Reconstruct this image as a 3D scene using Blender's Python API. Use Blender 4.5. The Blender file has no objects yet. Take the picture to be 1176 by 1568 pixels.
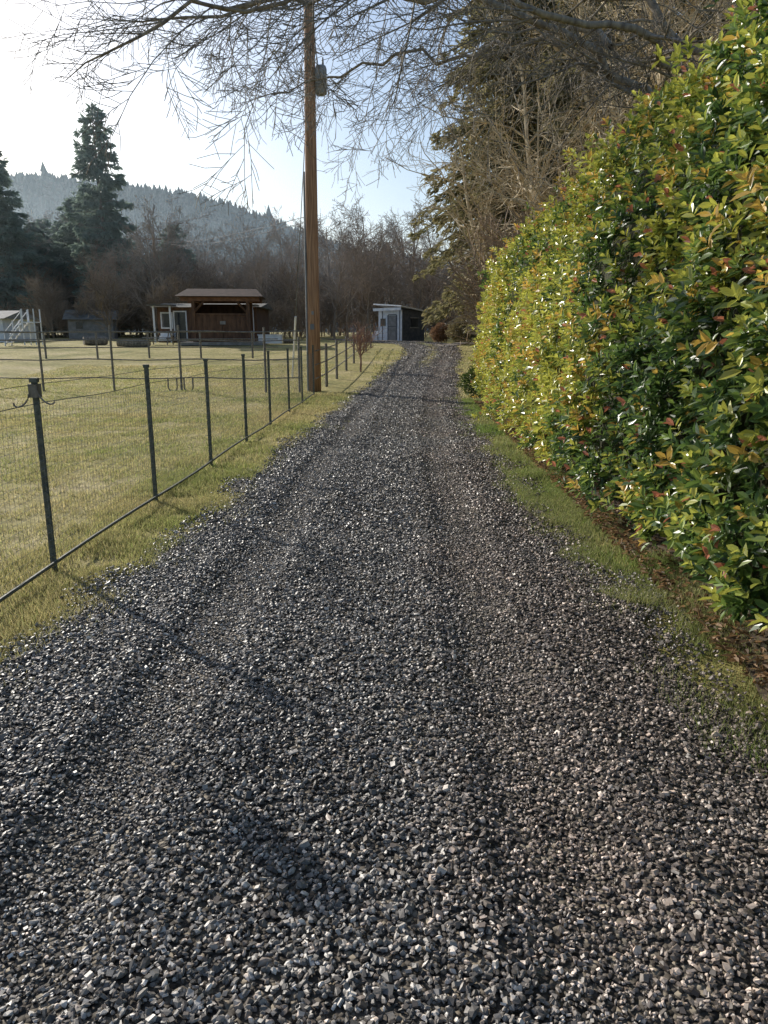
import bpy, math, random
import numpy as np
from mathutils import Vector, Matrix
R=np.random.default_rng(7); random.seed(7)
sc=bpy.context.scene
def rad(a): return math.radians(a)

# ------------------------------------------------------------ helpers
def vnoise(x,y,s=1.0,seed=0):
    x=np.asarray(x,float)/s+seed*17.3; y=np.asarray(y,float)/s+seed*7.7
    xi=np.floor(x); yi=np.floor(y); fx=x-xi; fy=y-yi
    fx=fx*fx*(3-2*fx); fy=fy*fy*(3-2*fy)
    def h(a,b):
        v=np.sin(a*127.1+b*311.7+seed*3.1)*43758.5453
        return v-np.floor(v)
    return (h(xi,yi)*(1-fx)+h(xi+1,yi)*fx)*(1-fy)+(h(xi,yi+1)*(1-fx)+h(xi+1,yi+1)*fx)*fy
def sstep(a,b,x):
    t=np.clip((np.asarray(x,float)-a)/(b-a),0,1); return t*t*(3-2*t)
def terr(x,y):
    x=np.asarray(x,float); y=np.asarray(y,float)
    z=1.2*sstep(20,54,y)+0.012*np.maximum(0,y-54)
    off=sstep(2.5,6,np.abs(x))
    z=z+off*(vnoise(x,y,9,1)-.5)*0.22*sstep(6,20,y)
    return z
def mesh_np(name,V,F,col=None,mat=None,smooth=False,parent=None):
    V=np.asarray(V,np.float32); F=np.asarray(F,np.int32)
    me=bpy.data.meshes.new(name); k=F.shape[1]
    me.vertices.add(len(V)); me.vertices.foreach_set('co',V.ravel())
    me.loops.add(F.size); me.loops.foreach_set('vertex_index',F.ravel())
    me.polygons.add(len(F)); me.polygons.foreach_set('loop_start',np.arange(0,F.size,k,dtype=np.int32))
    me.update(calc_edges=True)
    me.polygons.foreach_set('use_smooth',np.full(len(F),bool(smooth)))
    if col is not None:
        a=me.color_attributes.new('Col','FLOAT_COLOR','POINT')
        c=np.ones((len(V),4),np.float32); c[:,:3]=col; a.data.foreach_set('color',c.ravel())
    ob=bpy.data.objects.new(name,me); sc.collection.objects.link(ob)
    if mat: me.materials.append(mat)
    if parent: ob.parent=parent
    return ob
def empty(name,loc=(0,0,0)):
    e=bpy.data.objects.new(name,None); e.location=loc; sc.collection.objects.link(e); return e
class MB:
    def __init__(s): s.v=[]; s.f=[]
    def tube(s,pts,rs,k=6,cap=True):
        b=len(s.v); n=len(pts)
        for i,p in enumerate(pts):
            d=(pts[min(i+1,n-1)]-pts[max(i-1,0)])
            if d.length<1e-6: d=Vector((0,0,1))
            d.normalize()
            a=d.cross(Vector((0,0,1)) if abs(d.z)<.9 else Vector((1,0,0))).normalized(); c=d.cross(a)
            for j in range(k):
                t=2*math.pi*j/k
                s.v.append(p+(a*math.cos(t)+c*math.sin(t))*rs[i])
        for i in range(n-1):
            for j in range(k):
                s.f.append((b+i*k+j,b+i*k+(j+1)%k,b+(i+1)*k+(j+1)%k,b+(i+1)*k+j))
        if cap:
            s.f.append(tuple(b+j for j in range(k))[::-1]); s.f.append(tuple(b+(n-1)*k+j for j in range(k)))
    def box(s,c,sz,rot=0,tilt=None):
        b=len(s.v); M=Matrix.Rotation(rot,3,'Z')
        if tilt is not None: M=M@tilt
        for dx in(-.5,.5):
            for dy in(-.5,.5):
                for dz in(-.5,.5):
                    s.v.append(Vector(c)+M@Vector((dx*sz[0],dy*sz[1],dz*sz[2])))
        for q in((0,1,3,2),(4,6,7,5),(0,4,5,1),(2,3,7,6),(0,2,6,4),(1,5,7,3)): s.f.append(tuple(b+i for i in q))
    def obj(s,name,mat=None,parent=None,smooth=False):
        me=bpy.data.meshes.new(name); me.from_pydata([tuple(v) for v in s.v],[],s.f)
        if mat: me.materials.append(mat)
        if smooth: me.polygons.foreach_set('use_smooth',[True]*len(me.polygons))
        me.update(); ob=bpy.data.objects.new(name,me); sc.collection.objects.link(ob)
        if parent: ob.parent=parent
        return ob

# ------------------------------------------------------------ materials
def newmat(name):
    m=bpy.data.materials.new(name); m.use_nodes=True; nt=m.node_tree; nt.nodes.clear()
    out=nt.nodes.new('ShaderNodeOutputMaterial'); p=nt.nodes.new('ShaderNodeBsdfPrincipled')
    nt.links.new(p.outputs[0],out.inputs[0]); return m,nt,p,out
def noise_mat(name,c1,c2,scale=5,rough=.8,bump=.3,stretch=(1,1,1),detail=6,metal=0,c3=None,bd=.02):
    m,nt,p,out=newmat(name); N=nt.nodes; L=nt.links
    tc=N.new('ShaderNodeTexCoord'); mp=N.new('ShaderNodeMapping'); mp.inputs['Scale'].default_value=stretch
    L.new(tc.outputs['Object'],mp.inputs[0])
    n=N.new('ShaderNodeTexNoise'); n.inputs['Scale'].default_value=scale; n.inputs['Detail'].default_value=detail
    L.new(mp.outputs[0],n.inputs['Vector'])
    cr=N.new('ShaderNodeValToRGB'); e=cr.color_ramp.elements
    e[0].position=.35; e[0].color=(*c1,1); e[1].position=.65; e[1].color=(*c2,1)
    if c3: x=e.new(.8); x.color=(*c3,1)
    L.new(n.outputs['Fac'],cr.inputs[0]); L.new(cr.outputs[0],p.inputs['Base Color'])
    p.inputs['Roughness'].default_value=rough; p.inputs['Metallic'].default_value=metal
    if bump:
        b=N.new('ShaderNodeBump'); b.inputs['Strength'].default_value=bump; b.inputs['Distance'].default_value=bd
        L.new(n.outputs['Fac'],b.inputs['Height']); L.new(b.outputs[0],p.inputs['Normal'])
    return m
def attr_mat(name,rough=.5,trans=0,spec=.5,noise=0):
    m,nt,p,out=newmat(name); N=nt.nodes; L=nt.links
    a=N.new('ShaderNodeVertexColor'); a.layer_name='Col'; src=a.outputs[0]
    if noise:
        tc=N.new('ShaderNodeTexCoord'); n=N.new('ShaderNodeTexNoise'); n.inputs['Scale'].default_value=noise
        L.new(tc.outputs['Object'],n.inputs['Vector'])
        mr=N.new('ShaderNodeMapRange'); mr.inputs['To Min'].default_value=.55; mr.inputs['To Max'].default_value=1.45
        L.new(n.outputs['Fac'],mr.inputs['Value'])
        mx=N.new('ShaderNodeVectorMath'); mx.operation='SCALE'; L.new(src,mx.inputs[0]); L.new(mr.outputs[0],mx.inputs['Scale']); src=mx.outputs[0]
    L.new(src,p.inputs['Base Color']); p.inputs['Roughness'].default_value=rough
    p.inputs['Specular IOR Level'].default_value=spec
    if trans:
        t=N.new('ShaderNodeBsdfTranslucent'); L.new(src,t.inputs[0]); mx=N.new('ShaderNodeMixShader'); mx.inputs[0].default_value=trans
        L.new(p.outputs[0],mx.inputs[1]); L.new(t.outputs[0],mx.inputs[2]); L.new(mx.outputs[0],out.inputs[0])
    return m

M_bark=noise_mat('bark',(.12,.10,.08),(.30,.26,.205),12,.9,.5,(1,1,.3))
M_barkpale=noise_mat('bark_mossy_pale',(.32,.25,.15),(.60,.50,.34),3,.9,.3)
M_barkfar=noise_mat('bark_distant',(.20,.16,.125),(.40,.32,.25),.3,.95,0)
M_scrub=noise_mat('scrub_bark',(.17,.125,.085),(.34,.26,.18),.5,.95,0)
M_wood=noise_mat('pole_wood',(.22,.115,.06),(.46,.27,.16),6,.85,.5,(6,6,.25))
M_timber=noise_mat('stained_timber',(.07,.035,.02),(.15,.08,.045),5,.8,.2,(1,1,.3))
M_steel=noise_mat('painted_steel_post',(.05,.06,.05),(.12,.13,.11),30,.6,.2)
M_galv=noise_mat('galvanised_wire',(.12,.13,.13),(.24,.25,.25),30,.5,0,metal=.4)
M_pipe=noise_mat('weathered_pipe',(.12,.11,.1),(.25,.23,.2),20,.6,.1,metal=.3)
M_white=noise_mat('white_paint',(.6,.63,.68),(.8,.8,.8),3,.6,.1)
M_grey=noise_mat('grey_siding',(.17,.165,.155),(.28,.27,.26),3,.8,.1)
M_dark=noise_mat('dark_siding',(.05,.055,.07),(.10,.105,.12),4,.8,.1)
M_roof=noise_mat('metal_roof',(.16,.17,.18),(.26,.27,.28),2,.6,.1)
M_glass=noise_mat('window_glass',(.02,.025,.03),(.04,.05,.06),2,.1,0)
M_needle=attr_mat('conifer_needles',.6,.4,.3)
M_leaf=attr_mat('hedge_leaves',.31,.34,.62)
M_grass=attr_mat('grass_blades',.6,.42,.3)
M_stone=attr_mat('gravel_stones',.46,0,.45,noise=90)
M_hill=attr_mat('hill_trees',.9,0,.1)

def ground_mat():
    m,nt,p,out=newmat('pasture_ground'); N=nt.nodes; L=nt.links
    tc=N.new('ShaderNodeTexCoord')
    def nz(s,d=6):
        n=N.new('ShaderNodeTexNoise'); n.inputs['Scale'].default_value=s; n.inputs['Detail'].default_value=d; n.inputs['Roughness'].default_value=.65
        L.new(tc.outputs['Object'],n.inputs['Vector']); return n
    a=nz(.45,8); b=nz(7); c=nz(60,3)
    r=N.new('ShaderNodeValToRGB'); e=r.color_ramp.elements
    e[0].position=.3; e[0].color=(.22,.23,.07,1); e[1].position=.72; e[1].color=(.62,.53,.32,1)
    x=e.new(.5); x.color=(.43,.385,.15,1)
    L.new(a.outputs[0],r.inputs[0])
    r2=N.new('ShaderNodeValToRGB'); e=r2.color_ramp.elements
    e[0].position=.35; e[0].color=(.5,.47,.4,1); e[1].position=.7; e[1].color=(1.25,1.2,1.15,1)
    L.new(b.outputs[0],r2.inputs[0])
    mx=N.new('ShaderNodeMix'); mx.data_type='RGBA'; mx.blend_type='MULTIPLY'; mx.inputs[0].default_value=.9
    L.new(r.outputs[0],mx.inputs[6]); L.new(r2.outputs[0],mx.inputs[7]); L.new(mx.outputs[2],p.inputs['Base Color'])
    ad=N.new('ShaderNodeMath'); L.new(b.outputs[0],ad.inputs[0]); L.new(c.outputs[0],ad.inputs[1])
    bp=N.new('ShaderNodeBump'); bp.inputs['Strength'].default_value=.7; bp.inputs['Distance'].default_value=.05
    L.new(ad.outputs[0],bp.inputs['Height']); L.new(bp.outputs[0],p.inputs['Normal'])
    p.inputs['Roughness'].default_value=.9; p.inputs['Specular IOR Level'].default_value=.2
    return m
M_ground=ground_mat()
def road_mat():
    m,nt,p,out=newmat('gravel_road'); N=nt.nodes; L=nt.links
    tc=N.new('ShaderNodeTexCoord')
    v=N.new('ShaderNodeTexVoronoi'); v.inputs['Scale'].default_value=55; L.new(tc.outputs['Object'],v.inputs['Vector'])
    hs=N.new('ShaderNodeSeparateColor'); L.new(v.outputs['Color'],hs.inputs[0])
    r=N.new('ShaderNodeValToRGB'); e=r.color_ramp.elements
    e[0].position=0; e[0].color=(.035,.03,.025,1); e[1].position=1; e[1].color=(.30,.27,.22,1); x=e.new(.7); x.color=(.09,.08,.068,1)
    L.new(hs.outputs[0],r.inputs[0])
    n=N.new('ShaderNodeTexNoise'); n.inputs['Scale'].default_value=1.3; n.inputs['Detail'].default_value=5; L.new(tc.outputs['Object'],n.inputs['Vector'])
    r2=N.new('ShaderNodeValToRGB'); e=r2.color_ramp.elements; e[0].position=.35; e[0].color=(.7,.64,.56,1); e[1].position=.65; e[1].color=(1.25,1.2,1.12,1)
    L.new(n.outputs[0],r2.inputs[0])
    mx=N.new('ShaderNodeMix'); mx.data_type='RGBA'; mx.blend_type='MULTIPLY'; mx.inputs[0].default_value=1
    L.new(r.outputs[0],mx.inputs[6]); L.new(r2.outputs[0],mx.inputs[7]); L.new(mx.outputs[2],p.inputs['Base Color'])
    bp=N.new('ShaderNodeBump'); bp.inputs['Strength'].default_value=1; bp.inputs['Distance'].default_value=.02; bp.invert=True
    L.new(v.outputs['Distance'],bp.inputs['Height']); L.new(bp.outputs[0],p.inputs['Normal']); p.inputs['Roughness'].default_value=.75; p.inputs['Specular IOR Level'].default_value=.3
    return m
M_road=road_mat()
M_dirt=noise_mat('hedge_soil',(.035,.025,.018),(.13,.09,.06),14,.95,.8,c3=(.2,.13,.06))

# ------------------------------------------------------------ terrain
def axis(pts):
    o=[]
    for a,b,s in pts: o+=list(np.arange(a,b,s))
    return np.array(o+[pts[-1][1]],float)
xs=axis([(-1500,-200,130),(-200,-40,8),(-40,-8,1),(-8,8,.35),(8,40,1),(40,200,8),(200,1500,130)])
ys=axis([(-60,-4,8),(-4,30,.4),(30,80,1),(80,200,6),(200,2600,120)])
def grid(xs,ys,dz=0):
    X,Y=np.meshgrid(xs,ys); Z=terr(X,Y)+dz
    V=np.stack([X,Y,Z],-1).reshape(-1,3); nx=len(xs); ny=len(ys)
    i=np.arange(ny-1)[:,None]*nx+np.arange(nx-1)[None]
    F=np.stack([i,i+1,i+nx+1,i+nx],-1).reshape(-1,4); return V,F
V,F=grid(xs,ys,-.035); mesh_np('ground',V,F,mat=M_ground,smooth=True)

RY=[-6,3,5,7,11,15,20,26,33,40,46,52,60,75]
RC=[-.15,-.15,-.12,-.05,.08,.28,.55,1.05,1.75,2.6,2.9,2.5,.6,-6]
RW=[1.75,1.68,1.58,1.5,1.46,1.43,1.40,1.4,1.4,1.45,1.6,1.9,2.3,2.5]
rc=lambda y:np.interp(y,RY,RC); rw=lambda y:np.interp(y,RY,RW)
def track(x,y):
    w=(vnoise(y,y*0,3,90)-.5)*.12
    tr=np.minimum(np.abs(x-rc(y)+.80+w),np.abs(x-rc(y)-.74+w))
    return 1-sstep(.07,.26,tr)
def crown(x,y):
    u=np.clip((x-rc(y))/rw(y),-1,1)
    rid=np.exp(-((np.minimum(np.abs(x-rc(y)+.80),np.abs(x-rc(y)-.74))-.33)/.09)**2)
    return .022*(1-u**4)-.030*track(x,y)*(.6+.6*vnoise(x,y,1.5,77))+.012*rid+.008*(vnoise(x,y,.35,78)-.5)
yy=np.concatenate([np.arange(-5,30,.12),np.arange(30,70,.4)]); nu=61
u=np.linspace(-1,1,nu)
eL=(vnoise(yy,yy*0,.5,3)-.5)*.28+(vnoise(yy,yy*0,2.2,4)-.5)*.3
eR=(vnoise(yy,yy*0,.5,5)-.5)*.28+(vnoise(yy,yy*0,2.2,6)-.5)*.3
lx=rc(yy)-rw(yy)+eL; rx=rc(yy)+rw(yy)+eR
X=lx[:,None]+(rx-lx)[:,None]*(u[None]+1)/2; Y2=np.repeat(yy[:,None],nu,1)
Z=terr(X,Y2)+crown(X,Y2)-.004
V=np.stack([X,Y2,Z],-1).reshape(-1,3); i=np.arange(len(yy)-1)[:,None]*nu+np.arange(nu-1)[None]
F=np.stack([i,i+1,i+nu+1,i+nu],-1).reshape(-1,4); mesh_np('gravel_driveway',V,F,mat=M_road,smooth=True)

yy=np.linspace(0,1,60); P=np.array([[2.8,46],[5.5,53],[11,57],[20,59]])
cx=np.interp(yy,[0,.33,.66,1],P[:,0]); cy=np.interp(yy,[0,.33,.66,1],P[:,1])
V=[];F=[]
for a in range(60):
    for s in(-1,0,1):
        x=cx[a]; y=cy[a]+s*(1.3+.4*random.random()); V.append((x,y,float(terr(x,y))+.02))
for a in range(59):
    for s in(0,1): F.append((3*a+s,3*a+3+s,3*a+4+s,3*a+1+s))
mesh_np('farm_track',V,F,mat=noise_mat('track_dust',(.12,.10,.075),(.27,.22,.16),2.5,.95,.2),smooth=True)

yy=np.arange(0,21,.15); x0=1.80+.035*(yy-3)+(vnoise(yy,yy*0,.7,9)-.5)*.25; nu=8
X=x0[:,None]+(5-x0)[:,None]*np.linspace(0,1,nu)[None]; Y2=np.repeat(yy[:,None],nu,1)
Z=terr(X,Y2)-.016+.05*vnoise(X,Y2,.3,2)*sstep(0,.3,X-x0[:,None])
V=np.stack([X,Y2,Z],-1).reshape(-1,3); i=np.arange(len(yy)-1)[:,None]*nu+np.arange(nu-1)[None]
F=np.stack([i,i+1,i+nu+1,i+nu],-1).reshape(-1,4); mesh_np('hedge_bed',V,F,mat=M_dirt,smooth=True)

# ------------------------------------------------------------ stones
def quatmats(n):
    q=R.normal(size=(n,4)); q/=np.linalg.norm(q,axis=1)[:,None]; w,x,y,z=q.T
    return np.stack([np.stack([1-2*(y*y+z*z),2*(x*y-z*w),2*(x*z+y*w)],-1),np.stack([2*(x*y+z*w),1-2*(x*x+z*z),2*(y*z-x*w)],-1),np.stack([2*(x*z-y*w),2*(y*z+x*w),1-2*(x*x+y*y)],-1)],1)
g=(1+5**.5)/2
ICO=np.array([(-1,g,0),(1,g,0),(-1,-g,0),(1,-g,0),(0,-1,g),(0,1,g),(0,-1,-g),(0,1,-g),(g,0,-1),(g,0,1),(-g,0,-1),(-g,0,1)])/math.sqrt(1+g*g)
ICF=np.array([(0,11,5),(0,5,1),(0,1,7),(0,7,10),(0,10,11),(1,5,9),(5,11,4),(11,10,2),(10,7,6),(7,1,8),(3,9,4),(3,4,2),(3,2,6),(3,6,8),(3,8,9),(4,9,5),(2,4,11),(6,2,10),(8,6,7),(9,8,1)])
OCT=np.array([(1,0,0),(-1,0,0),(0,1,0),(0,-1,0),(0,0,1),(0,0,-1)],float)
OCF=np.array([(0,2,4),(2,1,4),(1,3,4),(3,0,4),(2,0,5),(1,2,5),(3,1,5),(0,3,5)])
CUB=np.array([(a,b,c) for a in(-1,1) for b in(-1,1) for c in(-1,1)],float)*.68
CUF=np.array([(0,1,3),(0,3,2),(4,6,7),(4,7,5),(0,4,5),(0,5,1),(2,3,7),(2,7,6),(0,2,6),(0,6,4),(1,5,7),(1,7,3)])
SV=[];SF=[];SC=[];off=0
def stones(y0,y1,dens,rmin,rmax,base,bf,jit=(.7,1.25)):
    global off
    n=int((y1-y0)*4.4*dens); y=R.uniform(y0,y1,n); x=rc(y)+R.uniform(-2.2,2.2,n)
    d=np.abs(x-rc(y))-rw(y)+(vnoise(x,y,.6,3)-.5)*.35
    keep=R.random(n)<np.clip(.6-d*2.2,0.0,1)
    x=x[keep];y=y[keep];n=len(x); tk=track(x,y)
    r=R.uniform(rmin,rmax,n)*(1+.45*(R.random(n)<.08))*(1-.25*tk)
    B=base[None]*R.uniform(*jit,(n,len(base),1)); B*=np.stack([R.uniform(.8,1.4,n),R.uniform(.6,1.1,n),R.uniform(.4,.8,n)],-1)[:,None]
    V=np.einsum('nij,nkj->nki',quatmats(n),B)*r[:,None,None]
    V[:,:,2]*=.75
    z=terr(x,y)+crown(x,y)+r*R.uniform(-.25,.45,n)*(1-.5*tk)
    V+=np.stack([x,y,z],-1)[:,None]
    F=bf[None]+(np.arange(n)*len(base))[:,None,None]+off; off+=n*len(base)
    br=np.exp(R.normal(-2.1,.58,n)); br=np.where(R.random(n)<.11,R.uniform(.32,.58,n),br)
    br*=(.75+.5*vnoise(x,y,1.1,8))*(1+.25*tk)
    tint=np.array([1.10,1.0,.88])[None]*np.ones((n,1)); w=np.clip(sstep(.1,.8,x-rc(y))*vnoise(x,y,.8,12)*1.3+(R.random(n)<.2)*.6,0,1)[:,None]
    tint=tint*(1-w)+np.array([1.24,.96,.76])[None]*w
    c=np.clip(br,.02,.65)[:,None]*tint
    SV.append(V.reshape(-1,3)); SF.append(F.reshape(-1,3)); SC.append(np.repeat(c,len(base),0))
stones(.7,3.2,3200,.0065,.0122,ICO,ICF,(.62,1.3)); stones(.7,3.2,2200,.006,.0118,CUB,CUF,(.7,1.25))
stones(3.2,6,2000,.0072,.013,ICO,ICF,(.62,1.3)); stones(3.2,6,2000,.007,.013,CUB,CUF)
stones(6,12,2000,.0085,.015,CUB,CUF)
stones(12,24,700,.012,.021,OCT,OCF)
stones(24,36,300,.018,.03,OCT,OCF)
stones(36,60,90,.025,.04,OCT,OCF)
mesh_np('gravel',np.concatenate(SV),np.concatenate(SF),np.concatenate(SC),M_stone)

# ------------------------------------------------------------ grass
GV=[];GC=[]
def blades(x,y,h,w,cols):
    n=len(x); a=R.uniform(0,6.283,n); ln=R.uniform(.2,1.1,n)*h; b=R.uniform(0,6.283,n); z=terr(x,y)-.035
    p=np.stack([x,y,z],-1); s=np.stack([np.cos(a),np.sin(a),a*0],-1)*w[:,None]
    t=p+np.stack([np.cos(b)*ln,np.sin(b)*ln,h+.015],-1)
    GV.append(np.stack([p-s,p+s,t],1).reshape(-1,3)); GC.append(np.repeat(cols,3,0))
def gcol(x,y,green):
    n=len(x); k=np.clip(vnoise(x,y,.7,21)*.5+vnoise(x,y,2.3,22)*.4+R.normal(0,.2,n)+(.24 if green else -.14),0,1)[:,None]
    c=np.array([.62,.52,.27])*(1-k)+np.array([.25,.34,.075])*k
    if green: c=np.array([.46,.40,.2])*(1-k)+np.array([.19,.29,.055])*k
    return c*R.uniform(.5,1.3,(n,1))
def patch(n,xa,xb,y0,y1,hm,green,yp=1.0,lim=None):
    y=y0+(y1-y0)*R.random(n)**yp; x=xa+(xb-xa)*R.random(n)
    if lim=='road':
        d=np.abs(x-rc(y))-rw(y)+(vnoise(x,y,.4,31)-.5)*.5
        k=(d>0)|((d>-.35)&(R.random(n)<.12*vnoise(x,y,.3,34)*2)); x=x[k];y=y[k]
    k=R.random(len(x))<1.5*vnoise(x,y,.25,33)*(.35+vnoise(x,y,.9,36)); x=x[k];y=y[k]
    h=R.uniform(.4,1.2,len(x))*hm*(.3+1.2*vnoise(x,y,.5,35)); w=.0022+.00035*y
    blades(x,y,h,w,gcol(x,y,green))
patch(110000,-2.75,-1.2,2,9,.05,False,1.0,'road')
patch(70000,-2.75,-.6,9,22,.05,False,1.0,'road')
patch(130000,1.2,2.15,2,9,.05,True,1.0,'road')
patch(90000,1.2,2.6,9,20,.055,True,1.0,'road')
patch(120000,-9,-2.4,4,16,.035,False,1.3)
patch(90000,-14,-2.2,14,34,.04,False,1.2)
patch(30000,-.5,8,20,42,.07,False,1.2,'road')
n=9000; y=R.uniform(32,58,n); x=rc(y)+R.normal(0,.18,n); k=R.random(n)<vnoise(x,y,1.2,39)*1.3; x=x[k];y=y[k]
blades(x,y,R.uniform(.05,.09,len(x)),np.full(len(x),.018),gcol(x,y,False))
V=np.concatenate(GV); mesh_np('grass',V,np.arange(len(V)).reshape(-1,3),np.concatenate(GC),M_grass)

# ------------------------------------------------------------ leaves
def leaves(P,T,Nn,L,W,col,fold=.25):
    n=len(P); T=T/np.linalg.norm(T,axis=1)[:,None]; S=np.cross(T,Nn); S/=np.linalg.norm(S,axis=1)[:,None]+1e-9; N2=np.cross(S,T)
    L=L[:,None];W=W[:,None]
    b=P; t=P+T*L-N2*L*.12; l1=P+T*L*.3-S*W*.45+N2*W*fold; l2=P+T*L*.68-S*W*.45+N2*W*fold*.6
    r1=P+T*L*.3+S*W*.45+N2*W*fold; r2=P+T*L*.68+S*W*.45+N2*W*fold*.6
    V=np.stack([b,l1,l2,t,r2,r1],1).reshape(-1,3); i=(np.arange(n)*6)[:,None]
    F=np.concatenate([i+np.array([[0,3,2,1]]),i+np.array([[0,5,4,3]])],0)
    return V,F,np.repeat(col,6,0)
HY0,HY1=1.0,19.5
def hedge_surf(s,y):
    top=3.72-.028*np.maximum(0,y-8)-.05*np.maximum(0,7-y)+.10*np.sin(y*.9)-.5*sstep(18,19.6,y)
    f=np.clip(s/.72,0,1); a=np.clip((s-.72)/.28,0,1)
    z=.14+ (top-.14)*f + a*.28*np.sin(a*2.2)
    x=1.88+.032*(y-3)+.62*f**2.3-.10*np.sin(f*3.14)+a*2.0
    return x,z
def hedge_pts(n,y0,y1,s0=0,s1=1):
    y=R.uniform(y0,y1,n); s=R.uniform(s0,s1,n); x,z=hedge_surf(s,y)
    e=1e-2; x2,z2=hedge_surf(s+e,y); tx=x2-x; tz=z2-z; ll=np.hypot(tx,tz)+1e-9
    N=np.stack([-tz/ll,np.zeros(n),tx/ll],-1)
    bump=(vnoise(y,z+x,.55,41)-.5)*.36+(vnoise(y,z+x,1.6,42)-.5)*.38
    return x,y,z,N,bump
LV=[];LF=[];LC=[];lo=0
def hedge_shoots(n,y0,y1,s0,s1,end=False,big=1.0):
    global lo
    x,y,z,N,b=hedge_pts(n,y0,y1,s0,s1)
    if end:
        x=R.uniform(2.4,4.3,n); z=R.uniform(.2,3.2,n); y=np.full(n,19.4)+0.3*np.sin(z*1.0); N=np.tile(np.array([0,1.,0]),(n,1)); b=(vnoise(x,z,.5,43)-.5)*.3
    dep=-np.abs(R.exponential(.10,n)); proud=(R.random(n)<.13)*R.uniform(0,.24,n)
    P=np.stack([x,y,z],-1)+N*(b+dep+proud)[:,None]; P[:,2]+=proud*.6
    A=N+R.normal(0,.4,(n,3))+np.array([0,0,.75]); A/=np.linalg.norm(A,axis=1)[:,None]
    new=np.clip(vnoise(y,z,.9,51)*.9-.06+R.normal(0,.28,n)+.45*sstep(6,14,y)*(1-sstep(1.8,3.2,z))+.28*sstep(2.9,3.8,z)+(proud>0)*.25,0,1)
    fresh=R.random(n)
    m=7
    for j in range(m):
        k=j*2.4+R.uniform(-.3,.3,n)
        a1=np.cross(A,np.array([0.3,.5,.8])); a1/=np.linalg.norm(a1,axis=1)[:,None]; a2=np.cross(A,a1)
        rdir=a1*np.cos(k)[:,None]+a2*np.sin(k)[:,None]
        up=.25+.17*j
        T=rdir+A*up+R.normal(0,.18,(n,3)); Nn=A-rdir*up*.8+R.normal(0,.2,(n,3))
        Pj=P+A*(j*.015)
        nw=np.clip(new+(j-3)*.07,0,1)
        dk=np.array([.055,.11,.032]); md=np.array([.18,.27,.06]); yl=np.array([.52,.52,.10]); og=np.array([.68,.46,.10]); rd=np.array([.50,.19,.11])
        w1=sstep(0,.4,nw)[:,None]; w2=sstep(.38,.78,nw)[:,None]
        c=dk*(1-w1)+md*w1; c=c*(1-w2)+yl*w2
        o=((fresh<.17)&(nw>.45))[:,None]; c=np.where(o,og*R.uniform(.7,1.1,(n,1)),c)
        if j>=5:
            o=(fresh>.94)[:,None]; c=np.where(o,rd,c)
        c=c*R.uniform(.7,1.2,(n,1))
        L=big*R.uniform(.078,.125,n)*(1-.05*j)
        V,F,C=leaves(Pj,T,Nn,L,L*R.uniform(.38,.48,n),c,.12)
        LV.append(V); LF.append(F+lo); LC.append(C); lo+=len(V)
hedge_shoots(3900,HY0,7,0,.74)
hedge_shoots(5400,7,HY1,0,.74)
hedge_shoots(3000,HY0,HY1,.7,1)
hedge_shoots(600,19,19.5,0,1,True)
hedge=empty('photinia_hedge')
mesh_np('leaves',np.concatenate(LV),np.concatenate(LF),np.concatenate(LC),M_leaf,parent=hedge)
s=np.linspace(0,1,26); yv=np.linspace(HY0,HY1-.25,90); S,Yg=np.meshgrid(s,yv); x,z=hedge_surf(S.ravel(),Yg.ravel()); yv2=Yg.ravel()
b=(vnoise(yv2,z+x,.55,41)-.5)*.28+(vnoise(yv2,z+x,1.6,42)-.5)*.3
x=x+.36-b*.8; z=z-.22*sstep(.6,.9,S.ravel())
V=np.stack([x,yv2,np.maximum(z,.12)],-1).reshape(90,26,3); V=np.concatenate([V,V[:,-1:]*np.array([1,1,0])+np.array([.2,0,.1])],1)
nx=27;i=np.arange(89)[:,None]*nx+np.arange(nx-1)[None]
F=np.stack([i,i+1,i+nx+1,i+nx],-1).reshape(-1,4)
M_core=noise_mat('hedge_shade_core',(.012,.018,.007),(.05,.05,.02),25,1,.8)  # near-black core sheet: blocks light and paints the shade behind the leaves
mesh_np('shade_core',V.reshape(-1,3),F,mat=M_core,parent=hedge)
mb=MB()
endv=[Vector(v) for v in V[-1]]
mb.v+=endv+[Vector((2.6,HY1-.25,.1))]; mb.f.append(tuple(range(0,len(endv)+1))); mb.obj('shade_core_end',M_core,hedge)  # dark sheet closing the far end of the shade core
mb=MB()
for k in range(60):
    y=random.uniform(1.5,19); x0=2.35+.03*y+random.uniform(-.15,.3)
    p=Vector((x0,y,0)); pts=[p,p+Vector((random.uniform(-.25,.1),random.uniform(-.15,.15),.3)),p+Vector((random.uniform(-.4,.1),random.uniform(-.3,.3),.8))]
    mb.tube(pts,[.025,.02,.012],5)
mb.obj('stems',M_bark,hedge)
n=5000; y=R.uniform(1.5,19,n); x=1.74+.035*(y-3)+R.exponential(.22,n); P=np.stack([x,y,terr(x,y)+.02],-1)
c=np.array([.26,.16,.08])*R.uniform(.3,1.4,(n,1)); V,F,C=leaves(P,R.normal(size=(n,3))*np.array([1,1,.25]),R.normal(size=(n,3))*.4+np.array([0,0,1]),R.uniform(.03,.07,n),R.uniform(.015,.03,n),c)
mesh_np('leaf_litter',V,F,C,M_grass)

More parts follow.
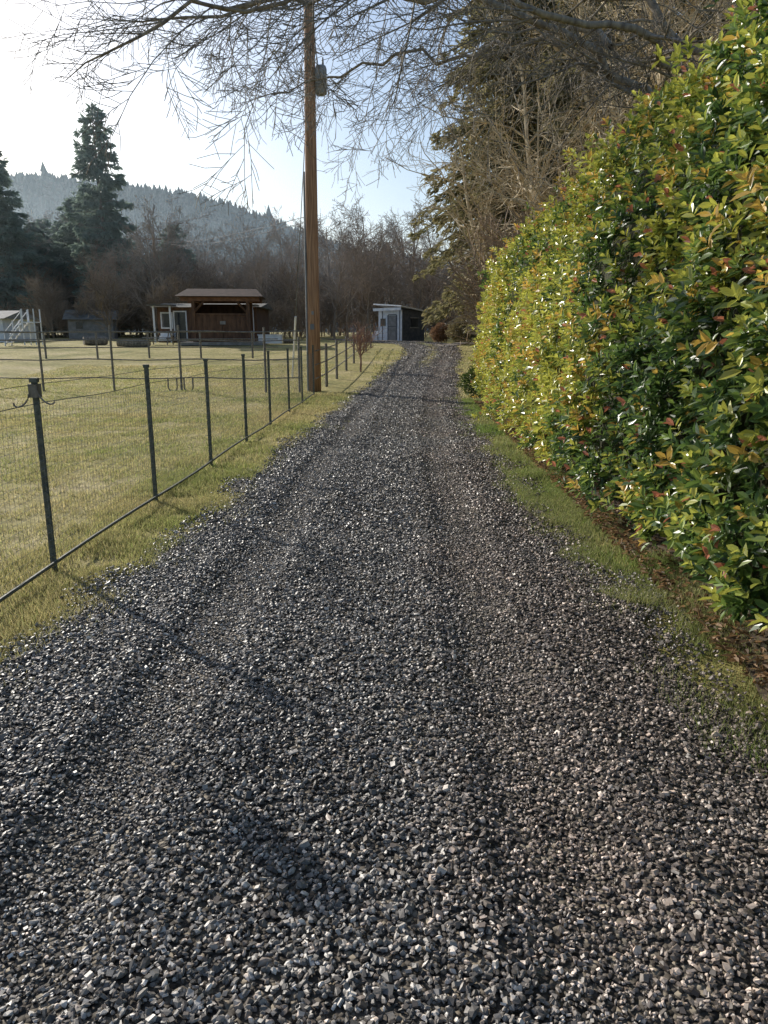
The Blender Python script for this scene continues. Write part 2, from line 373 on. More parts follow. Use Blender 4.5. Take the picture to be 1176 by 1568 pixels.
# ------------------------------------------------------------ bare trees
def grow(mb,p,d,L,r,lev,maxlev,P):
    n=max(2,int(L/P['seg'][min(lev,len(P['seg'])-1)])); n=min(n,12); pts=[p.copy()]; rs=[r]; ds=[d.copy()]
    rend=max(P['rmin'],r*P['taper'][min(lev,len(P['taper'])-1)])
    for i in range(n):
        w=P['wob'][min(lev,len(P['wob'])-1)]
        d=(d+Vector((random.gauss(0,w),random.gauss(0,w),random.gauss(0,w)))+Vector((0,0,P['trop'][min(lev,len(P['trop'])-1)]))).normalized()
        p=p+d*(L/n); pts.append(p.copy()); ds.append(d.copy()); rs.append(r+(rend-r)*(i+1)/n)
    mb.tube(pts,rs,7 if r>.08 else (4 if r>.02 else 3),cap=False)
    if lev<maxlev: sub(mb,pts,rs,ds,L,lev,maxlev,P)
def sub(mb,pts,rs,ds,L,lev,maxlev,P):
    n=len(pts)-1; nc=P['n'][lev]; t0=P['t0'][lev]
    for c in range(nc):
        t=t0+(1-t0)*(c+random.random())/nc; f=t*n; i=min(int(f),n-1); q=pts[i].lerp(pts[i+1],f-i); dd=ds[i+1]; rr=rs[i]+(rs[i+1]-rs[i])*(f-i)
        a=random.uniform(*P['ang']); ax=dd.cross(Vector((random.gauss(0,1),random.gauss(0,1),random.gauss(0,1)))).normalized()
        nd=(Matrix.Rotation(a,3,ax)@dd).normalized()
        grow(mb,q,nd,L*random.uniform(*P['lr'])*(1-.45*t),max(P['rmin'],rr*random.uniform(.45,.7)),lev+1,maxlev,P)
FAR=dict(seg=[1.4,1.2,1.0,.8],taper=[.25,.3,.4,.5],wob=[.06,.12,.16,.2],trop=[.03,.05,.03,0],n=[16,7,6,0],t0=[.22,.2,.15,0],ang=(.45,1.05),lr=(.4,.62),rmin=.018)
def bare_mesh(H,r,P,maxlev,mat,name):
    mb=MB(); grow(mb,Vector((0,0,-.3)),Vector((random.gauss(0,.04),random.gauss(0,.04),1)).normalized(),H,r,0,maxlev,P)
    ob=mb.obj(name,mat); me=ob.data; bpy.data.objects.remove(ob); return me
def inst(name,me,loc,rz=0,s=1,sz=None,parent=None):
    o=bpy.data.objects.new(name,me); sc.collection.objects.link(o); o.location=loc; o.rotation_euler=(0,0,rz); o.scale=(s,s,sz or s); o.parent=parent; return o
farm=[bare_mesh(14,.2,FAR,3,M_barkfar,'bare') for _ in range(4)]
SCR=dict(FAR); SCR['n']=[14,8,4,0]; SCR['t0']=[.02,.1,.1,0]; SCR['ang']=(.3,.9); SCR['lr']=(.5,.9)
scr=[bare_mesh(4.2,.05,SCR,3,M_scrub,'scrub') for _ in range(3)]
wood=empty('distant_bare_woodland')
def place(n,x0,x1,y0,y1,meshes,s0,s1,parent,nm):
    for i in range(n):
        y=random.uniform(y0,y1); f=y/((y0+y1)/2); x=random.uniform(x0,x1)*f
        s=random.uniform(s0,s1); inst(nm,random.choice(meshes),(x,y,float(terr(x,y))-.1),random.uniform(0,6.28),s,None,parent)
place(100,-72,42,92,140,farm,.75,1.12,wood,'bare_tree')
place(26,-6,30,72,92,farm,.55,.9,wood,'bare_tree')
place(20,-36,-10,76,94,farm,.5,.85,wood,'bare_tree')
thicket=empty('thicket')
place(95,-56,32,80,105,scr,.9,1.7,thicket,'scrub')
place(20,4,22,58,76,scr,.5,1.0,thicket,'scrub')
place(20,-34,-2,66,84,scr,.6,1.1,thicket,'scrub')

# ------------------------------------------------------------ conifers
def conifer(H,rad0,zb,nbr,spr,size,c1,c2,droop=.35,ragged=.35,seed=0,top=.75):
    rg=np.random.default_rng(seed); mb=MB(); P=[];D=[];S=[]
    mb.tube([Vector((0,0,-.3)),Vector((rg.normal(0,.1),0,H*.5)),Vector((0,rg.normal(0,.1),H))],[H*.016,H*.01,.03],7)
    for b in range(nbr):
        t=(b+rg.random())/nbr; z=zb+(H-zb)*t**.9; L=rad0*(1-t)**top*rg.uniform(1-ragged,1.1)*(.65+.35*min(1,t*6))+.25
        a=rg.uniform(0,6.283); up=.25*t-.05; pts=[]
        for k in range(6):
            q=k/5; pts.append(Vector((math.cos(a)*L*q,math.sin(a)*L*q,z+L*(up*q-droop*q*q*.9+.12*q**3))))
        mb.tube(pts,[max(.012,.018*L*(1-.8*k/5)) for k in range(6)],3,False)
        n=max(6,int(spr*L/rad0)); q=rg.random(n)**.7; k=np.minimum((q*5).astype(int),4); f=q*5-k; A=np.array([tuple(p) for p in pts])
        base=A[k]*(1-f[:,None])+A[k+1]*f[:,None]; lat=rg.normal(0,1,n)*.16*L*(1.1-q)*(q>.1)+rg.normal(0,.06,n)
        base[:,0]+=-math.sin(a)*lat; base[:,1]+=math.cos(a)*lat; base[:,2]-=np.abs(rg.normal(0,.22,n))*(.4+.12*L)+.15*np.abs(lat)
        out=np.stack([math.cos(a)*np.ones(n)-math.sin(a)*lat,math.sin(a)*np.ones(n)+math.cos(a)*lat,np.full(n,-.5)],-1)+rg.normal(0,.5,(n,3))
        P.append(base);D.append(out);S.append(np.full(n,size)*rg.uniform(.6,1.5,n))
    P=np.concatenate(P);D=np.concatenate(D);S=np.concatenate(S);n=len(P)
    k=rg.random((n,1))*.6+.4*vnoise(P[:,0]+P[:,1],P[:,2],1.5,3)[:,None]
    V,F,C=leaves(P,D,rg.normal(size=(n,3))+np.array([0,0,.8]),S,S*.33,np.array(c1)*(1-k)+np.array(c2)*k,.1)
    ob=mesh_np('f',V,F,C,M_needle); mf=ob.data; bpy.data.objects.remove(ob)
    ob=mb.obj('t',M_bark); mt=ob.data; bpy.data.objects.remove(ob); return mt,mf
def put_conifer(name,ms,x,y,s=1,rz=0,sz=None,parent=None):
    e=empty(name,(x,y,float(terr(x,y)))); e.rotation_euler[2]=rz; e.scale=(s,s,sz or s)
    if parent: e.parent=parent
    for nm,m in zip(('trunk','needles'),ms):
        o=bpy.data.objects.new(nm,m); sc.collection.objects.link(o); o.parent=e
    return e
cg1=(.12,.125,.06);cg2=(.38,.33,.17)
NEAR=[conifer(26,6.2,3.2,330,210,.32,cg1,cg2,.55,.4,s,.6) for s in (1,2)]
FARC=[conifer(24,5.2,2.0,200,150,.55,(.13,.18,.15),(.27,.34,.27),.25,.6,s,.6) for s in (5,6,7)]
for i,(x,y,s,rz) in enumerate([(7.2,46,1.0,0),(12.5,41,1.05,1),(10.5,56,1.1,2),(17,36,1.0,3),(21,46,1.1,4),(26,38,1.05,5),(16,60,1.1,6),(26,58,1.2,2.5),(32,50,1.2,1.5)]):
    put_conifer('fir_tree',NEAR[i%2],x,y,s,rz)
for x,y,s,sz in [(-33,92,.95,1.07),(-43.5,88,1.0,.88),(-38,98,1.1,.72),(-52,100,1.2,.9),(-28,104,.9,.6),(-47,94,1.1,.75)]:
    put_conifer('conifer_tree',FARC[int(abs(x))%3],x,y,s,x,sz)
cw=empty('distant_conifers')
for k in range(26):
    x=random.uniform(-62,-20); y=random.uniform(94,120); s=random.uniform(.42,.66)*(1 if x<-30 else .7)
    put_conifer('conifer',FARC[k%3],x,y,s*1.4,k,s,cw)

MOS=dict(seg=[1.2,.8,.6,.5],taper=[.3,.3,.35,.4],wob=[.08,.2,.26,.25],trop=[.03,.02,-.03,-.03],n=[17,9,6,0],t0=[.2,.15,.12,0],ang=(.5,1.15),lr=(.38,.6),rmin=.012)
mos=[bare_mesh(16,.22,MOS,3,M_barkpale,'alder') for _ in range(3)]
for i,(x,y,s) in enumerate([(7.6,29,.8),(11,27,.95),(13.5,31,1),(9.5,34,.9),(16.5,28,1),(12,23,.85),(19,32,1.05),(7.0,52,.62),(15,22,.9),(8.6,20,.7),(18,24,1),(11.5,37,1.05),(14.5,25,1.05),(10,24,.85),(21,27,1.1),(6.6,38,.72)]):
    inst('alder_tree',mos[i%3],(x,y,float(terr(x,y))-.1),i*1.7,s)
ug=empty('undergrowth')
place(50,5.5,24,24,58,scr,.5,1.1,ug,'scrub')

# overhanging tree
OV=dict(seg=[.8,.4,.28,.2],taper=[.4,.3,.35,.5],wob=[.08,.17,.18,.18],trop=[0,-.035,.0,.04],n=[11,10,7,4],t0=[.15,.12,.12,.15],ang=(.35,1.0),lr=(.42,.64),rmin=.0042)
mb=MB()
def limb(P,r0,r1,n=11,down=-.45,w=.09):
    pts=[Vector(p) for p in P]; q=[]
    for i in range(len(pts)-1):
        for k in range(4): q.append(pts[i].lerp(pts[i+1],k/4)+Vector((random.gauss(0,w),random.gauss(0,w),random.gauss(0,w))))
    q.append(pts[-1]); N=len(q); rs=[(r0+(r1-r0)*(i/(N-1))**.7)*random.uniform(.92,1.1) for i in range(N)]; mb.tube(q,rs,8,False)
    ds=[(q[min(i+1,N-1)]-q[max(0,i-1)]).normalized() for i in range(N)]
    for c in range(n):
        t=.2+.8*(c+random.random())/n; f=t*(N-1); i=min(int(f),N-2); p=q[i].lerp(q[i+1],f-i)
        d=(ds[i]+Vector((random.gauss(0,.5),random.gauss(0,.6),random.gauss(down,.4)))).normalized()
        grow(mb,p,d,random.uniform(1.7,3.0)*(1-.25*t),rs[i]*random.uniform(.3,.5),1,3,OV)
    grow(mb,q[-1],ds[-1],1.6,r1,1,3,OV)
mb.tube([Vector((6.0,13.5,-.2)),Vector((5.9,13.5,1.2)),Vector((5.65,13.4,2.8)),Vector((5.4,13.2,4.4))],[.34,.26,.21,.16],10)
limb([(5.4,13.2,4.3),(4.6,12.9,5.0),(3.2,12.4,5.9),(1.2,12,6.25),(-1,11.7,6.2),(-3,11.3,5.75)],.10,.025,22)
limb([(5.4,13.2,4.3),(4.6,12.0,5.0),(3.4,11,5.6),(1.6,10.2,5.7),(-.4,9.7,5.6),(-2,9.3,5.2)],.08,.02,12)
limb([(5.4,13.2,4.3),(5.2,13.4,6),(4.2,14,7.2),(2,14.6,7.7),(-1,15,7.6),(-3.6,15,7.2)],.10,.025,22)
limb([(5.4,13.2,4.3),(6,12.5,5.7),(6.3,11.6,7),(6,10.6,8)],.08,.03,8)
limb([(5.4,13.2,4.3),(6.6,14,5.8),(7.6,14.6,7.6),(8,15,9)],.09,.03,8)
limb([(3.2,12.4,5.9),(2.6,13.5,6.3),(1.4,14.6,6.6),(0,15.6,6.7),(-1.6,16.5,6.6)],.055,.02,14)
mb.obj('overhanging_tree',M_bark,smooth=True)

# ------------------------------------------------------------ small shrubs
SH=dict(seg=[.3,.2,.15],taper=[.4,.4,.5],wob=[.1,.14,.18],trop=[.02,.05,.02],n=[9,6,6],t0=[.05,.1,.1],ang=(.3,.85),lr=(.5,.8),rmin=.005)
mb=MB()
mb.tube([Vector((0,0,-.1)),Vector((.02,0,.4)),Vector((0,.02,.75))],[.05,.04,.035],6)
for k in range(8): grow(mb,Vector((0,0,random.uniform(.45,.75))),Vector((random.gauss(0,.4),random.gauss(0,.4),1)).normalized(),random.uniform(.8,1.2),.018,0,2,SH)
o=mb.obj('bare_shrub',noise_mat('shrub_bark',(.2,.11,.08),(.4,.25,.18),6,.9,0)); o.location=(-.95,30.5,float(terr(-1,30.5)))
def bush(name,x,y,r,h,n,c1,c2,s):
    d=R.normal(size=(n,3)); d/=np.linalg.norm(d,axis=1)[:,None]; rr=R.random(n)**.35*(.75+.5*vnoise(d[:,0]*3+d[:,1],d[:,2]*3,1,5))
    P=d*rr[:,None]*np.array([r,r,h/2]); P[:,2]+=h/2; P[:,2]=np.maximum(P[:,2],.03); P+=np.array([x,y,float(terr(x,y))])
    k=R.random((n,1)); V,F,C=leaves(P,d+R.normal(0,.5,(n,3)),R.normal(size=(n,3))+np.array([0,0,1]),R.uniform(.6,1.3,n)*s,R.uniform(.3,.5,n)*s,np.array(c1)*(1-k)+np.array(c2)*k)
    mesh_np(name,V,F,C,M_leaf)
bush('evergreen_shrub',2.55,20.6,.45,.8,2500,(.03,.06,.015),(.1,.14,.03),.07)
bush('rounded_bush',5.6,55,1.0,1.7,3500,(.15,.13,.07),(.3,.25,.13),.14)
bush('rounded_bush',4.2,57,.7,1.3,2500,(.2,.11,.07),(.32,.2,.11),.14)
bush('rounded_bush',7.2,54,1.2,1.9,3500,(.12,.13,.06),(.26,.23,.1),.14)

# ------------------------------------------------------------ wire fence
fence=empty('wire_fence')
FY=[2.75,5.03,7.25,9.5,11.75,13.95,16.4,18.8,21.2]; fx=lambda y:-2.36+.022*(y-4.5)
mb=MB(); tops=[1.30,1.33,1.34,1.33,1.34,1.35,1.36,1.37,1.38]
for y,h in zip(FY,tops):
    x=fx(y)+random.uniform(-.015,.015)
    mb.box((x,y,h*.5-.05),(.044,.007,h+.1)); mb.box((x,y+.022,h*.5-.05),(.008,.036,h+.1))
    mb.box((x,y,h-.01),(.05,.045,.03))
    for z in np.arange(.1,h-.05,.055): mb.box((x,y-.007,z),(.03,.008,.018))
mb.obj('posts',M_steel,fence)
mb=MB(); y0,y1=FY[0]-1.6,FY[-1]
for z in list(np.arange(.06,1.14,.055)):
    pts=[Vector((fx(y)+.022+.012*math.sin(y*3+z*2),y,z+.006*math.sin(y*2.1+z*5))) for y in np.arange(y0,y1,.45)]
    mb.tube(pts,[.0011]*len(pts),3,False)
y=y0
while y<y1:
    x=fx(y)+.022+.012*math.sin(y*3); mb.tube([Vector((x,y,.04)),Vector((x+.01*math.sin(y),y,.6)),Vector((x,y,1.15))],[.0011]*3,3,False); y+=.055
mb.obj('wire_mesh',M_galv,fence)
mb=MB()
ptsb=[Vector((fx(y)+.03,y,.05+.012*math.sin(y*1.3))) for y in np.arange(y0,y1,.5)]; mb.tube(ptsb,[.013]*len(ptsb),6)
ptsb=[Vector((fx(y)+.025,y,1.16+.008*math.sin(y*2.8))) for y in np.arange(y0,y1,.4)]; mb.tube(ptsb,[.003]*len(ptsb),5)
ptsb=[Vector((fx(y)+.025,y,1.29+.004*math.sin(y*2.8))) for y in np.arange(y0,y1,.4)]; mb.tube(ptsb,[.0022]*len(ptsb),5)
mb.obj('rails',M_steel,fence)
mb=MB()
for s,zc in((-1,1.2),(1,1.22)):
    pts=[Vector((fx(5.03)+.03*s+ .055*s*(1-math.cos(t)),5.0,zc+.03*math.cos(t*1.0)-.05*math.sin(t))) for t in np.linspace(0,3.14,9)]
    mb.tube(pts,[.006]*9,6)
mb.box((fx(5.03),5.03,1.25),(.062,.062,.09)); mb.obj('latch',M_pipe,fence)
# box on a rod, added out of view to cast a shadow on gravel
bx,by,bz=-2.285,4.1,1.34
bh=empty('shadow_caster',(bx,by,0)); mb=MB(); mb.tube([Vector((0,0,-.1)),Vector((0,0,bz-.1))],[.007,.007],6); mb.obj('rod',M_steel,bh)
mb=MB(); mb.box((0,0,bz),(.11,.11,.15)); mb.box((0,0,bz-.081),(.14,.14,.012)); mb.box((0,-.02,bz+.09),(.15,.17,.02),0,Matrix.Rotation(rad(12),3,'X')); mb.obj('box_and_roof',M_timber,bh)
mb=MB(); mb.tube([Vector((0,-.056,bz+.02)),Vector((0,-.059,bz+.02))],[.018,.018],14); mb.obj('caster_hole',M_glass,bh)

f2=empty('rail_fence'); mb=MB(); PY=[24.5,27.5,31,34.5,38,42,46]
for y in PY:
    x=-2.0+.05*(y-22); z=float(terr(x,y)); mb.tube([Vector((x,y,z-.1)),Vector((x,y,z+1.35))],[.05,.045],7)
for h in(.4,.8,1.2):
    mb.tube([Vector((-2.0+.05*(y-22),y,float(terr(0,y))+h)) for y in [22]+PY],[.02]*8,5)
mb.obj('posts_and_rails',M_pipe,f2)

cor=empty('corral_fence'); mb=MB(); CX=[-2.5,-3.5,-6.0,-8.0,-10.1,-12.3,-14.6]; cy=22.2
for x in CX:
    z=float(terr(x,cy)); mb.tube([Vector((x,cy,z-.1)),Vector((x,cy,z+(1.85 if x<-3 else 1.6)))],[.035,.035],8)
for h in(.42,.96,1.5,1.76):
    mb.tube([Vector((x,cy-.02,h+.02*math.sin(x*2))) for x in np.arange(-15,-2.3,.7)],[.018]*len(np.arange(-15,-2.3,.7)),6)
def uloop(xc,w,zt,zb):
    pts=[Vector((xc-w/2,cy-.05,zt))]+[Vector((xc-w/2*math.cos(t),cy-.05,zb+w/2-math.sin(t)*w/2)) for t in np.linspace(0,3.14,9)]+[Vector((xc+w/2,cy-.05,zt))]
    mb.tube(pts,[.022]*len(pts),6)
uloop(-6.25,.26,.42,.03); uloop(-5.78,.26,.42,.03)
mb.obj('pipes',M_pipe,cor)
pf=empty('paddock_fence'); mb=MB()
for x in np.arange(-30,-4,2.6):
    z=float(terr(x,38)); mb.tube([Vector((x,38,z-.1)),Vector((x,38,z+1.3))],[.05,.05],6)
for h in(.5,.9,1.25):
    xx=np.arange(-30,-4,1.3); mb.tube([Vector((x,37.95,float(terr(x,38))+h)) for x in xx],[.025]*len(xx),5)
mb.obj('rails',M_pipe,pf)

# ------------------------------------------------------------ utility pole
up=empty('utility_pole'); px,py=-2.12,22.9; mb=MB()
mb.tube([Vector((px,py,-.3)),Vector((px,py,3)),Vector((px+.04,py,8)),Vector((px+.1,py,13.2))],[.205,.19,.16,.125],14)
mb.obj('shaft',M_wood,up,True)
mb=MB(); mb.tube([Vector((px-.19,py-.1,0)),Vector((px-.17,py-.1,6.2))],[.03,.03],8); mb.box((px-.02,py-.2,1.9),(.12,.01,.16)); mb.box((px,py-.19,2.3),(.07,.01,.1)); mb.obj('conduit_and_tags',M_roof,up)
mb=MB(); tx=px+.36
mb.tube([Vector((tx,py-.05,8.2)),Vector((tx,py-.05,8.24)),Vector((tx,py-.05,8.85)),Vector((tx,py-.05,8.93)),Vector((tx,py-.05,8.96))],[.12,.165,.165,.14,.05],16)
mb.box((px+.2,py,8.7),(.16,.06,.06)); mb.box((px+.2,py,8.35),(.16,.06,.06))
mb.tube([Vector((tx+.06,py-.05,8.93)),Vector((tx+.06,py-.05,9.15))],[.035,.02],8); mb.obj('transformer',M_roof,up,True)
mb=MB(); mb.box((px+.1,py-.18,12.3),(2.4,.1,.12))
for x in(-1.1,-.5,.6,1.1): mb.tube([Vector((px+.1+x,py-.18,12.36)),Vector((px+.1+x,py-.18,12.6))],[.05,.03],8)
mb.obj('crossarm',M_wood,up)
def wire(mb,a,b,sg,r,n=14):
    a=Vector(a);b=Vector(b); mb.tube([a.lerp(b,t)-Vector((0,0,sg*4*t*(1-t))) for t in np.linspace(0,1,n)],[r]*n,4,False)
mb=MB(); wire(mb,(px-.1,py,7.4),(-3.35,27.5,.2),0,.012,3); mb.obj('guy_wire',M_galv,up)
mb=MB(); p0=Vector((-3.35,27.5,.2)); dr=(Vector((px-.1,py,7.4))-p0).normalized(); mb.tube([p0,p0+dr*2.5],[.035,.035],8); mb.obj('guy_guard',M_white,up)
fp=empty('utility_pole'); mb=MB(); mb.tube([Vector((-28,95,1)),Vector((-28,95,14))],[.2,.14],8); mb.box((-28,95,13.2),(2,.15,.15)); mb.obj('shaft',M_wood,fp)
pl=empty('power_line'); mb=MB(); wire(mb,(px,py,4.9),(-28,95,13.2),.7,.009,24); wire(mb,(px,py,5.05),(-28.6,95,13.3),.6,.009,24); mb.obj('cables',M_dark,pl)

# ------------------------------------------------------------ buildings
def gz(x,y): return float(terr(x,y))
sx,sy=1.5,65; z0=gz(sx,sy)-.05; sh=empty('garden_shed',(sx,sy,z0)); sh.rotation_euler[2]=rad(-48)
def part(nm,items,mat,parent):
    mb=MB()
    for it in items: mb.box(*it)
    return mb.obj(nm,mat,parent)
part('walls',[((0,0,1.25),(2.9,2.6,2.5))],M_dark,sh)
part('front_cladding',[((-.0,-1.32,1.25),(2.9,.04,2.5))],M_white,sh)
part('door',[((.3,-1.36,1.05),(.95,.05,2.0))],M_grey,sh)
part('door_frame',[((-.22,-1.37,1.05),(.08,.07,2.1)),((.82,-1.37,1.05),(.08,.07,2.1)),((.3,-1.37,2.14),(.96,.07,.08)),((-.95,-1.36,1.25),(.05,.04,2.4)),((1.2,-1.36,1.25),(.05,.04,2.4)),((.3,-1.39,1.2),(.9,.02,.06))],M_dark,sh)
part('window',[((-.85,-1.37,1.55),(.6,.05,.6)),((1.46,.1,1.5),(.04,.8,.7))],M_glass,sh)
part('window_trim',[((1.47,.1,1.9),(.06,1.0,.08)),((1.47,.1,1.1),(.06,1.0,.08))],M_grey,sh)
mb=MB(); mb.box((0,-.05,2.72),(3.5,3.3,.1),0,Matrix.Rotation(rad(-7),3,'X')@Matrix.Rotation(rad(4),3,'Y')); mb.obj('roof',M_white,sh)
mb=MB(); mb.box((0,-1.7,2.9-.32),(3.45,.05,.22)); mb.obj('fascia',M_white,sh)
part('log_stack',[((-1.9,-1.0,.3),(.7,.8,.6)),((-1.85,-.95,.72),(.5,.6,.25))],M_white,sh)

X,Yp=-10.5,50; pv=empty('timber_pavilion',(X,Yp,gz(X,Yp)-.02)); pv.rotation_euler[2]=rad(6)
posts=[((a,b,1.35),(.2,.2,2.7)) for a in(-1.7,1.7) for b in(-1.5,1.5)]
part('posts',posts,M_timber,pv)
part('beams',[((0,-1.5,2.8),(4.9,.22,.26)),((0,1.5,2.8),(4.9,.22,.26)),((-1.7,0,2.78),(.2,2.78,.22)),((1.7,0,2.78),(.2,2.78,.22))],noise_mat('red_cedar',(.13,.06,.035),(.24,.12,.07),4,.7,.2),pv)
mb=MB()
for a in(-1.7,1.7):
    s=-1 if a>0 else 1; mb.tube([Vector((a,-1.5,1.95)),Vector((a+s*.7,-1.5,2.68))],[.08,.08],4)
mb.obj('braces',M_timber,pv)
part('panel_wall',[((0,-1.42,.95),(3.2,.08,1.9)),((0,-1.48,1.88),(3.2,.1,.1)),((0,-1.48,.1),(3.2,.1,.16)),((0,-1.48,1.0),(.1,.1,1.66))]+[((-1.5+.3*k,-1.465,1.0),(.03,.03,1.6)) for k in range(11) if k!=5],M_timber,pv)
part('sign_plate',[((.1,-1.545,1.35),(.35,.03,.2))],M_grey,pv)
part('rear_wall',[((0,1.45,1.3),(3.2,.08,2.6)),((-1.62,0,1.3),(.08,2.7,2.6)),((1.62,0,1.3),(.08,2.7,2.6))],M_timber,pv)
mb=MB()
for (dx,dy,z) in [(-2.7,-2.1,2.95),(2.7,-2.1,2.95),(2.7,2.1,2.95),(-2.7,2.1,2.95),(-2.2,-.2,3.5),(2.2,-.2,3.5),(2.2,.2,3.5),(-2.2,.2,3.5)]: mb.v.append(Vector((dx,dy,z)))
mb.f+=[(0,1,2,3),(0,4,5,1),(1,5,6,2),(2,6,7,3),(3,7,4,0),(4,7,6,5)]
mb.obj('roof',noise_mat('brown_shingle',(.045,.025,.018),(.09,.05,.035),3,.95,.2),pv)
part('platform',[((0,-.2,.06),(5.2,4.4,.2))],M_grey,pv)

def house(name,x,y,w,d,h,rise,mat,roofm,rot=0,wins=(),wt=None):
    e=empty(name,(x,y,gz(x,y)-.05)); e.rotation_euler[2]=rad(rot)
    part('walls',[((0,0,h/2),(w,d,h))],mat,e)
    mb=MB(); o=.4; v=[(-w/2-o,-d/2-o,h-.05),(w/2+o,-d/2-o,h-.05),(w/2+o,d/2+o,h-.05),(-w/2-o,d/2+o,h-.05),(-w/2-o,0,h+rise),(w/2+o,0,h+rise)]
    mb.v=[Vector(a) for a in v]; mb.f=[(0,1,5,4),(2,3,4,5),(0,4,3),(1,2,5),(0,3,2,1)]; mb.obj('roof',roofm,e)
    part('windows',[((wx,-d/2-.03,wz),(ww,.06,wh)) for wx,wz,ww,wh in wins],M_glass,e)
    part('window_trim',[((wx,-d/2-.02,wz+s*(wh/2+.05)),(ww+.2,.1,.09)) for wx,wz,ww,wh in wins for s in(-1,1)]+[((wx+s*(ww/2+.055),-d/2-.02,wz),(.09,.098,wh-.002)) for wx,wz,ww,wh in wins for s in(-1,1)],wt or M_white,e)
    return e
M_moss=noise_mat('moss_roof',(.09,.09,.075),(.16,.15,.13),2,.95,.1)
h1=house('farmhouse',-13.2,60,7.4,6,2.6,.35,M_timber,M_moss,0,[(3.1,1.5,.6,1.5),(1.9,1.6,.6,1.2),(-3.0,1.6,.7,1.0),(-2.0,1.2,.8,2.0)])
part('porch_posts',[((a,-4.2,1.3),(.12,.12,2.6)) for a in(-3.6,-2.4,2.6,3.6)],M_white,h1)
part('porch_roof',[((3.1,-3.8,2.65),(1.7,1.4,.1)),((-3.1,-3.8,2.65),(1.8,1.4,.1))],M_moss,h1)
part('white_steps',[((-3.0,-3.2-.3*k,.6-.2*k),(.9,.3,.2)) for k in range(3)],M_white,h1)
house('weathered_barn',-28.2,74,4.0,4,1.8,.9,M_grey,M_moss,14,[(-1,1.2,.6,.6)],M_grey)
house('outbuilding',-30.2,60,3.2,4,1.8,.6,M_white,M_grey,-8,[(.6,1.1,.6,.6)])
st=empty('wooden_staircase',(-24.0,48.5,gz(-24,48.5))); st.scale=(.62,.8,.8); mb=MB()
for k in range(6): mb.box((.32*k,0,.2+.28*k),(.36,1.0,.06))
for s in(-.5,.5):
    mb.tube([Vector((-.1,s,0)),Vector((1.9,s,1.75))],[.06,.06],4)
    mb.tube([Vector((-.1,s,.9)),Vector((1.9,s,2.6))],[.035,.035],4)
    for a in(0,.95,1.9): mb.box((a,s*1.08,.5+a*.87),(.08,.08,1.2))
mb.box((2.6,0,1.78),(1.3,1.2,.08))
for a in(2.0,3.2):
    for s in(-.55,.55): mb.box((a,s,1.4),(.09,.09,2.8))
mb.obj('stairs_and_deck',M_white,st)
def logp(x,y,L,rot,r=.22):
    mb=MB(); d=Vector((math.cos(rot),math.sin(rot),0)); c=Vector((x,y,gz(x,y)+r*.8)); mb.tube([c-d*L/2,c-d*L*.1,c+d*L*.4,c+d*L/2],[r*.9,r,r*.95,r*.7],9); mb.obj('fallen_log',M_bark)
logp(-15.5,47,2.0,.1); logp(-19,50,1.5,.6,.3); logp(-7.0,52,1.8,0,.15)
w=empty('stock_trough',(-7.3,49,gz(-7.3,49))); part('tub',[((0,0,.3),(1.5,.7,.5)),((0,0,.58),(1.6,.8,.06))],M_white,w)
t=empty('picnic_table',(-14.6,49.5,gz(-14.6,49.5))); part('top_and_seats',[((0,0,.75),(1.8,.75,.05)),((0,-.7,.45),(1.8,.28,.05)),((0,.7,.45),(1.8,.28,.05))],M_grey,t)
mb=MB()
for a in(-.65,.65):
    for s in(-1,1): mb.tube([Vector((a,.25*s,.72)),Vector((a,.7*s,0))],[.045,.045],4)
    mb.box((a,0,.38),(.05,1.5,.08))
mb.obj('legs',M_grey,t)

# ------------------------------------------------------------ hill
hx=[-1500,-400,-175,-131,-100,-70,-54,-34,-12,50,120,300,1500]; hz=[88,78,71,68,61,56,51,44,36,25,25,40,56]
def hillz(x,y):
    r=np.interp(x,hx,hz); f=sstep(165,360,y); b=1-sstep(380,800,y)*.4
    return 2+ (r-2)*f*b+(vnoise(x,y,40,61)-.5)*6*f
X=np.arange(-900,700,12.); Yh=np.concatenate([np.arange(150,460,9.),np.arange(460,1200,60.)])
XX,YY=np.meshgrid(X,Yh); V=np.stack([XX,YY,hillz(XX,YY)-.8],-1).reshape(-1,3); nx=len(X)
i=np.arange(len(Yh)-1)[:,None]*nx+np.arange(nx-1)[None]; F=np.stack([i,i+1,i+nx+1,i+nx],-1).reshape(-1,4)
mesh_np('hill',V,F,np.tile(np.array([.04,.05,.055]),(len(V),1)),M_hill,smooth=True)  # bluish base colour carries some of the distance haze
n=20000; x=R.uniform(-330,160,n); y=R.uniform(190,400,n); z=hillz(x,y)
ev=R.random(n)<np.where(x<-20,.45,.2); Hh=np.where(ev,R.uniform(3.0,5.5,n),R.uniform(2.2,3.6,n)); Hh*=1+.8*(R.random(n)<.006); rr=np.where(ev,Hh*.36,Hh*.62)
ns=6; HV=[];HF=[];HC=[];o=0
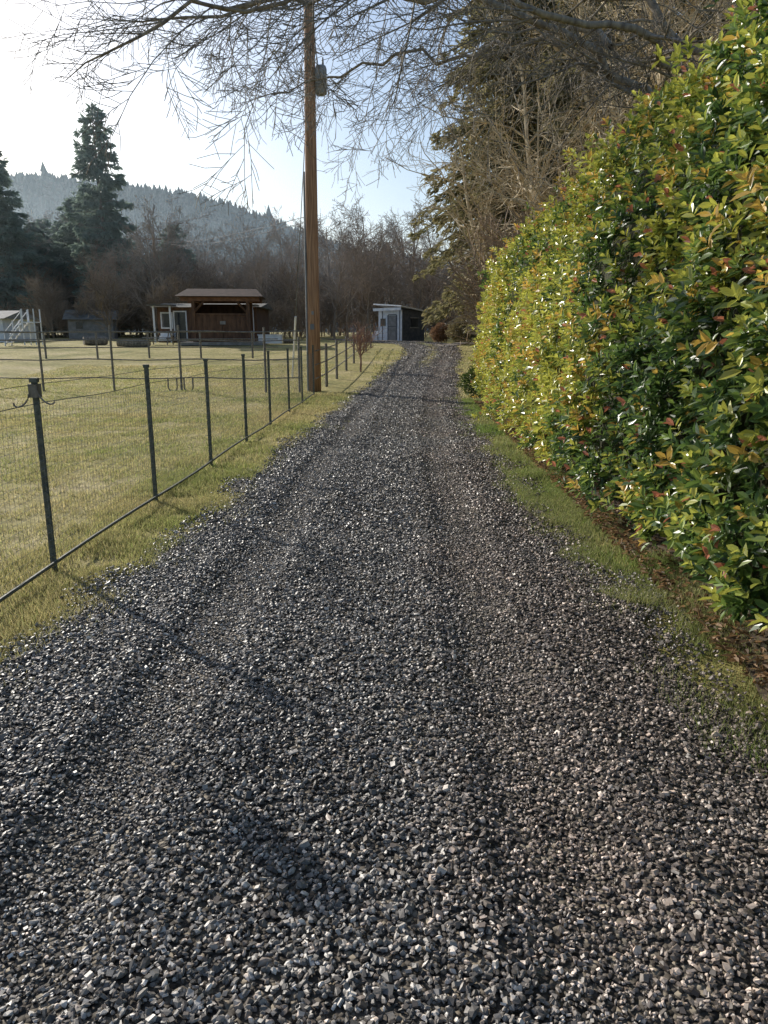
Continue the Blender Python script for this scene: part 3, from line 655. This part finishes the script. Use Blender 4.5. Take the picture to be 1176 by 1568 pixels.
for (zb,zt,rk) in((.05,.55,1.0),(.3,.8,.72),(.55,1.0,.45)):
    a=np.linspace(0,2*math.pi,ns,endpoint=False)[None]+R.uniform(0,6,(n,1)); rk2=rk*np.where(ev,1,1.0 if rk>.8 else 1.35)
    rj=rr[:,None]*rk2[:,None]*R.uniform(.6,1.25,(n,ns))
    ring=np.stack([x[:,None]+np.cos(a)*rj,y[:,None]+np.sin(a)*rj,z[:,None]+Hh[:,None]*(zb+R.uniform(-.05,.08,(n,ns)))],-1)
    top=np.stack([x,y,z+Hh*zt*np.where(ev,1,.82)],-1)[:,None]; v=np.concatenate([ring,top],1); HV.append(v.reshape(-1,3))
    b=(np.arange(n)*(ns+1))[:,None,None]+o; tri=np.array([[j,(j+1)%ns,ns] for j in range(ns)])[None]; HF.append((b+tri).reshape(-1,3)); o+=n*(ns+1)
    c=np.where(ev[:,None],np.array([[.025,.045,.05]]),np.array([[.055,.06,.065]]))*R.uniform(.7,1.25,(n,1)); HC.append(np.repeat(c,ns+1,0))  # tree colours tinted blue, distance haze put into the colour
mesh_np('hill_forest',np.concatenate(HV),np.concatenate(HF),np.concatenate(HC),M_hill)

# ------------------------------------------------------------ low valley haze (real volume over the valley beyond the buildings)
m=bpy.data.materials.new('haze'); m.use_nodes=True; nt=m.node_tree; nt.nodes.clear()
out=nt.nodes.new('ShaderNodeOutputMaterial'); vs=nt.nodes.new('ShaderNodeVolumeScatter'); vs.inputs['Density'].default_value=.0009; vs.inputs['Anisotropy'].default_value=.65; vs.inputs['Color'].default_value=(.68,.86,1,1)
nt.links.new(vs.outputs[0],out.inputs['Volume'])
mb=MB(); mb.box((0,335,20.5),(1300,536,45)); mb.obj('valley_haze',m)

# ------------------------------------------------------------ light, sky, camera
EL=24.5; AZ=43
w=bpy.data.worlds.new('World'); sc.world=w; w.use_nodes=True; nt=w.node_tree
bg=nt.nodes['Background']; sky=nt.nodes.new('ShaderNodeTexSky'); sky.sky_type='NISHITA'; sky.sun_disc=False
sky.sun_elevation=rad(EL); sky.sun_rotation=rad(-AZ); sky.dust_density=1.5; sky.air_density=1.0; sky.ozone_density=1.8
nt.links.new(sky.outputs[0],bg.inputs[0]); bg.inputs[1].default_value=.15
sl=bpy.data.lights.new('sun','SUN'); sl.energy=5; sl.angle=rad(.5); sl.color=(1,.95,.86); so=bpy.data.objects.new('sun',sl); sc.collection.objects.link(so)
d=Vector((-math.sin(rad(AZ))*math.cos(rad(EL)),math.cos(rad(AZ))*math.cos(rad(EL)),math.sin(rad(EL))))
so.rotation_euler=d.to_track_quat('Z','Y').to_euler()
cam=bpy.data.cameras.new('camera'); co=bpy.data.objects.new('camera',cam); sc.collection.objects.link(co); sc.camera=co
cam.sensor_fit='VERTICAL'; cam.sensor_height=36; cam.lens=26; cam.clip_end=6000; cam.clip_start=.05
co.location=(0,0,1.6); co.rotation_euler=(rad(90-13.3),0,0)
sc.view_settings.view_transform='Standard'; sc.view_settings.look='None'; sc.view_settings.exposure=0
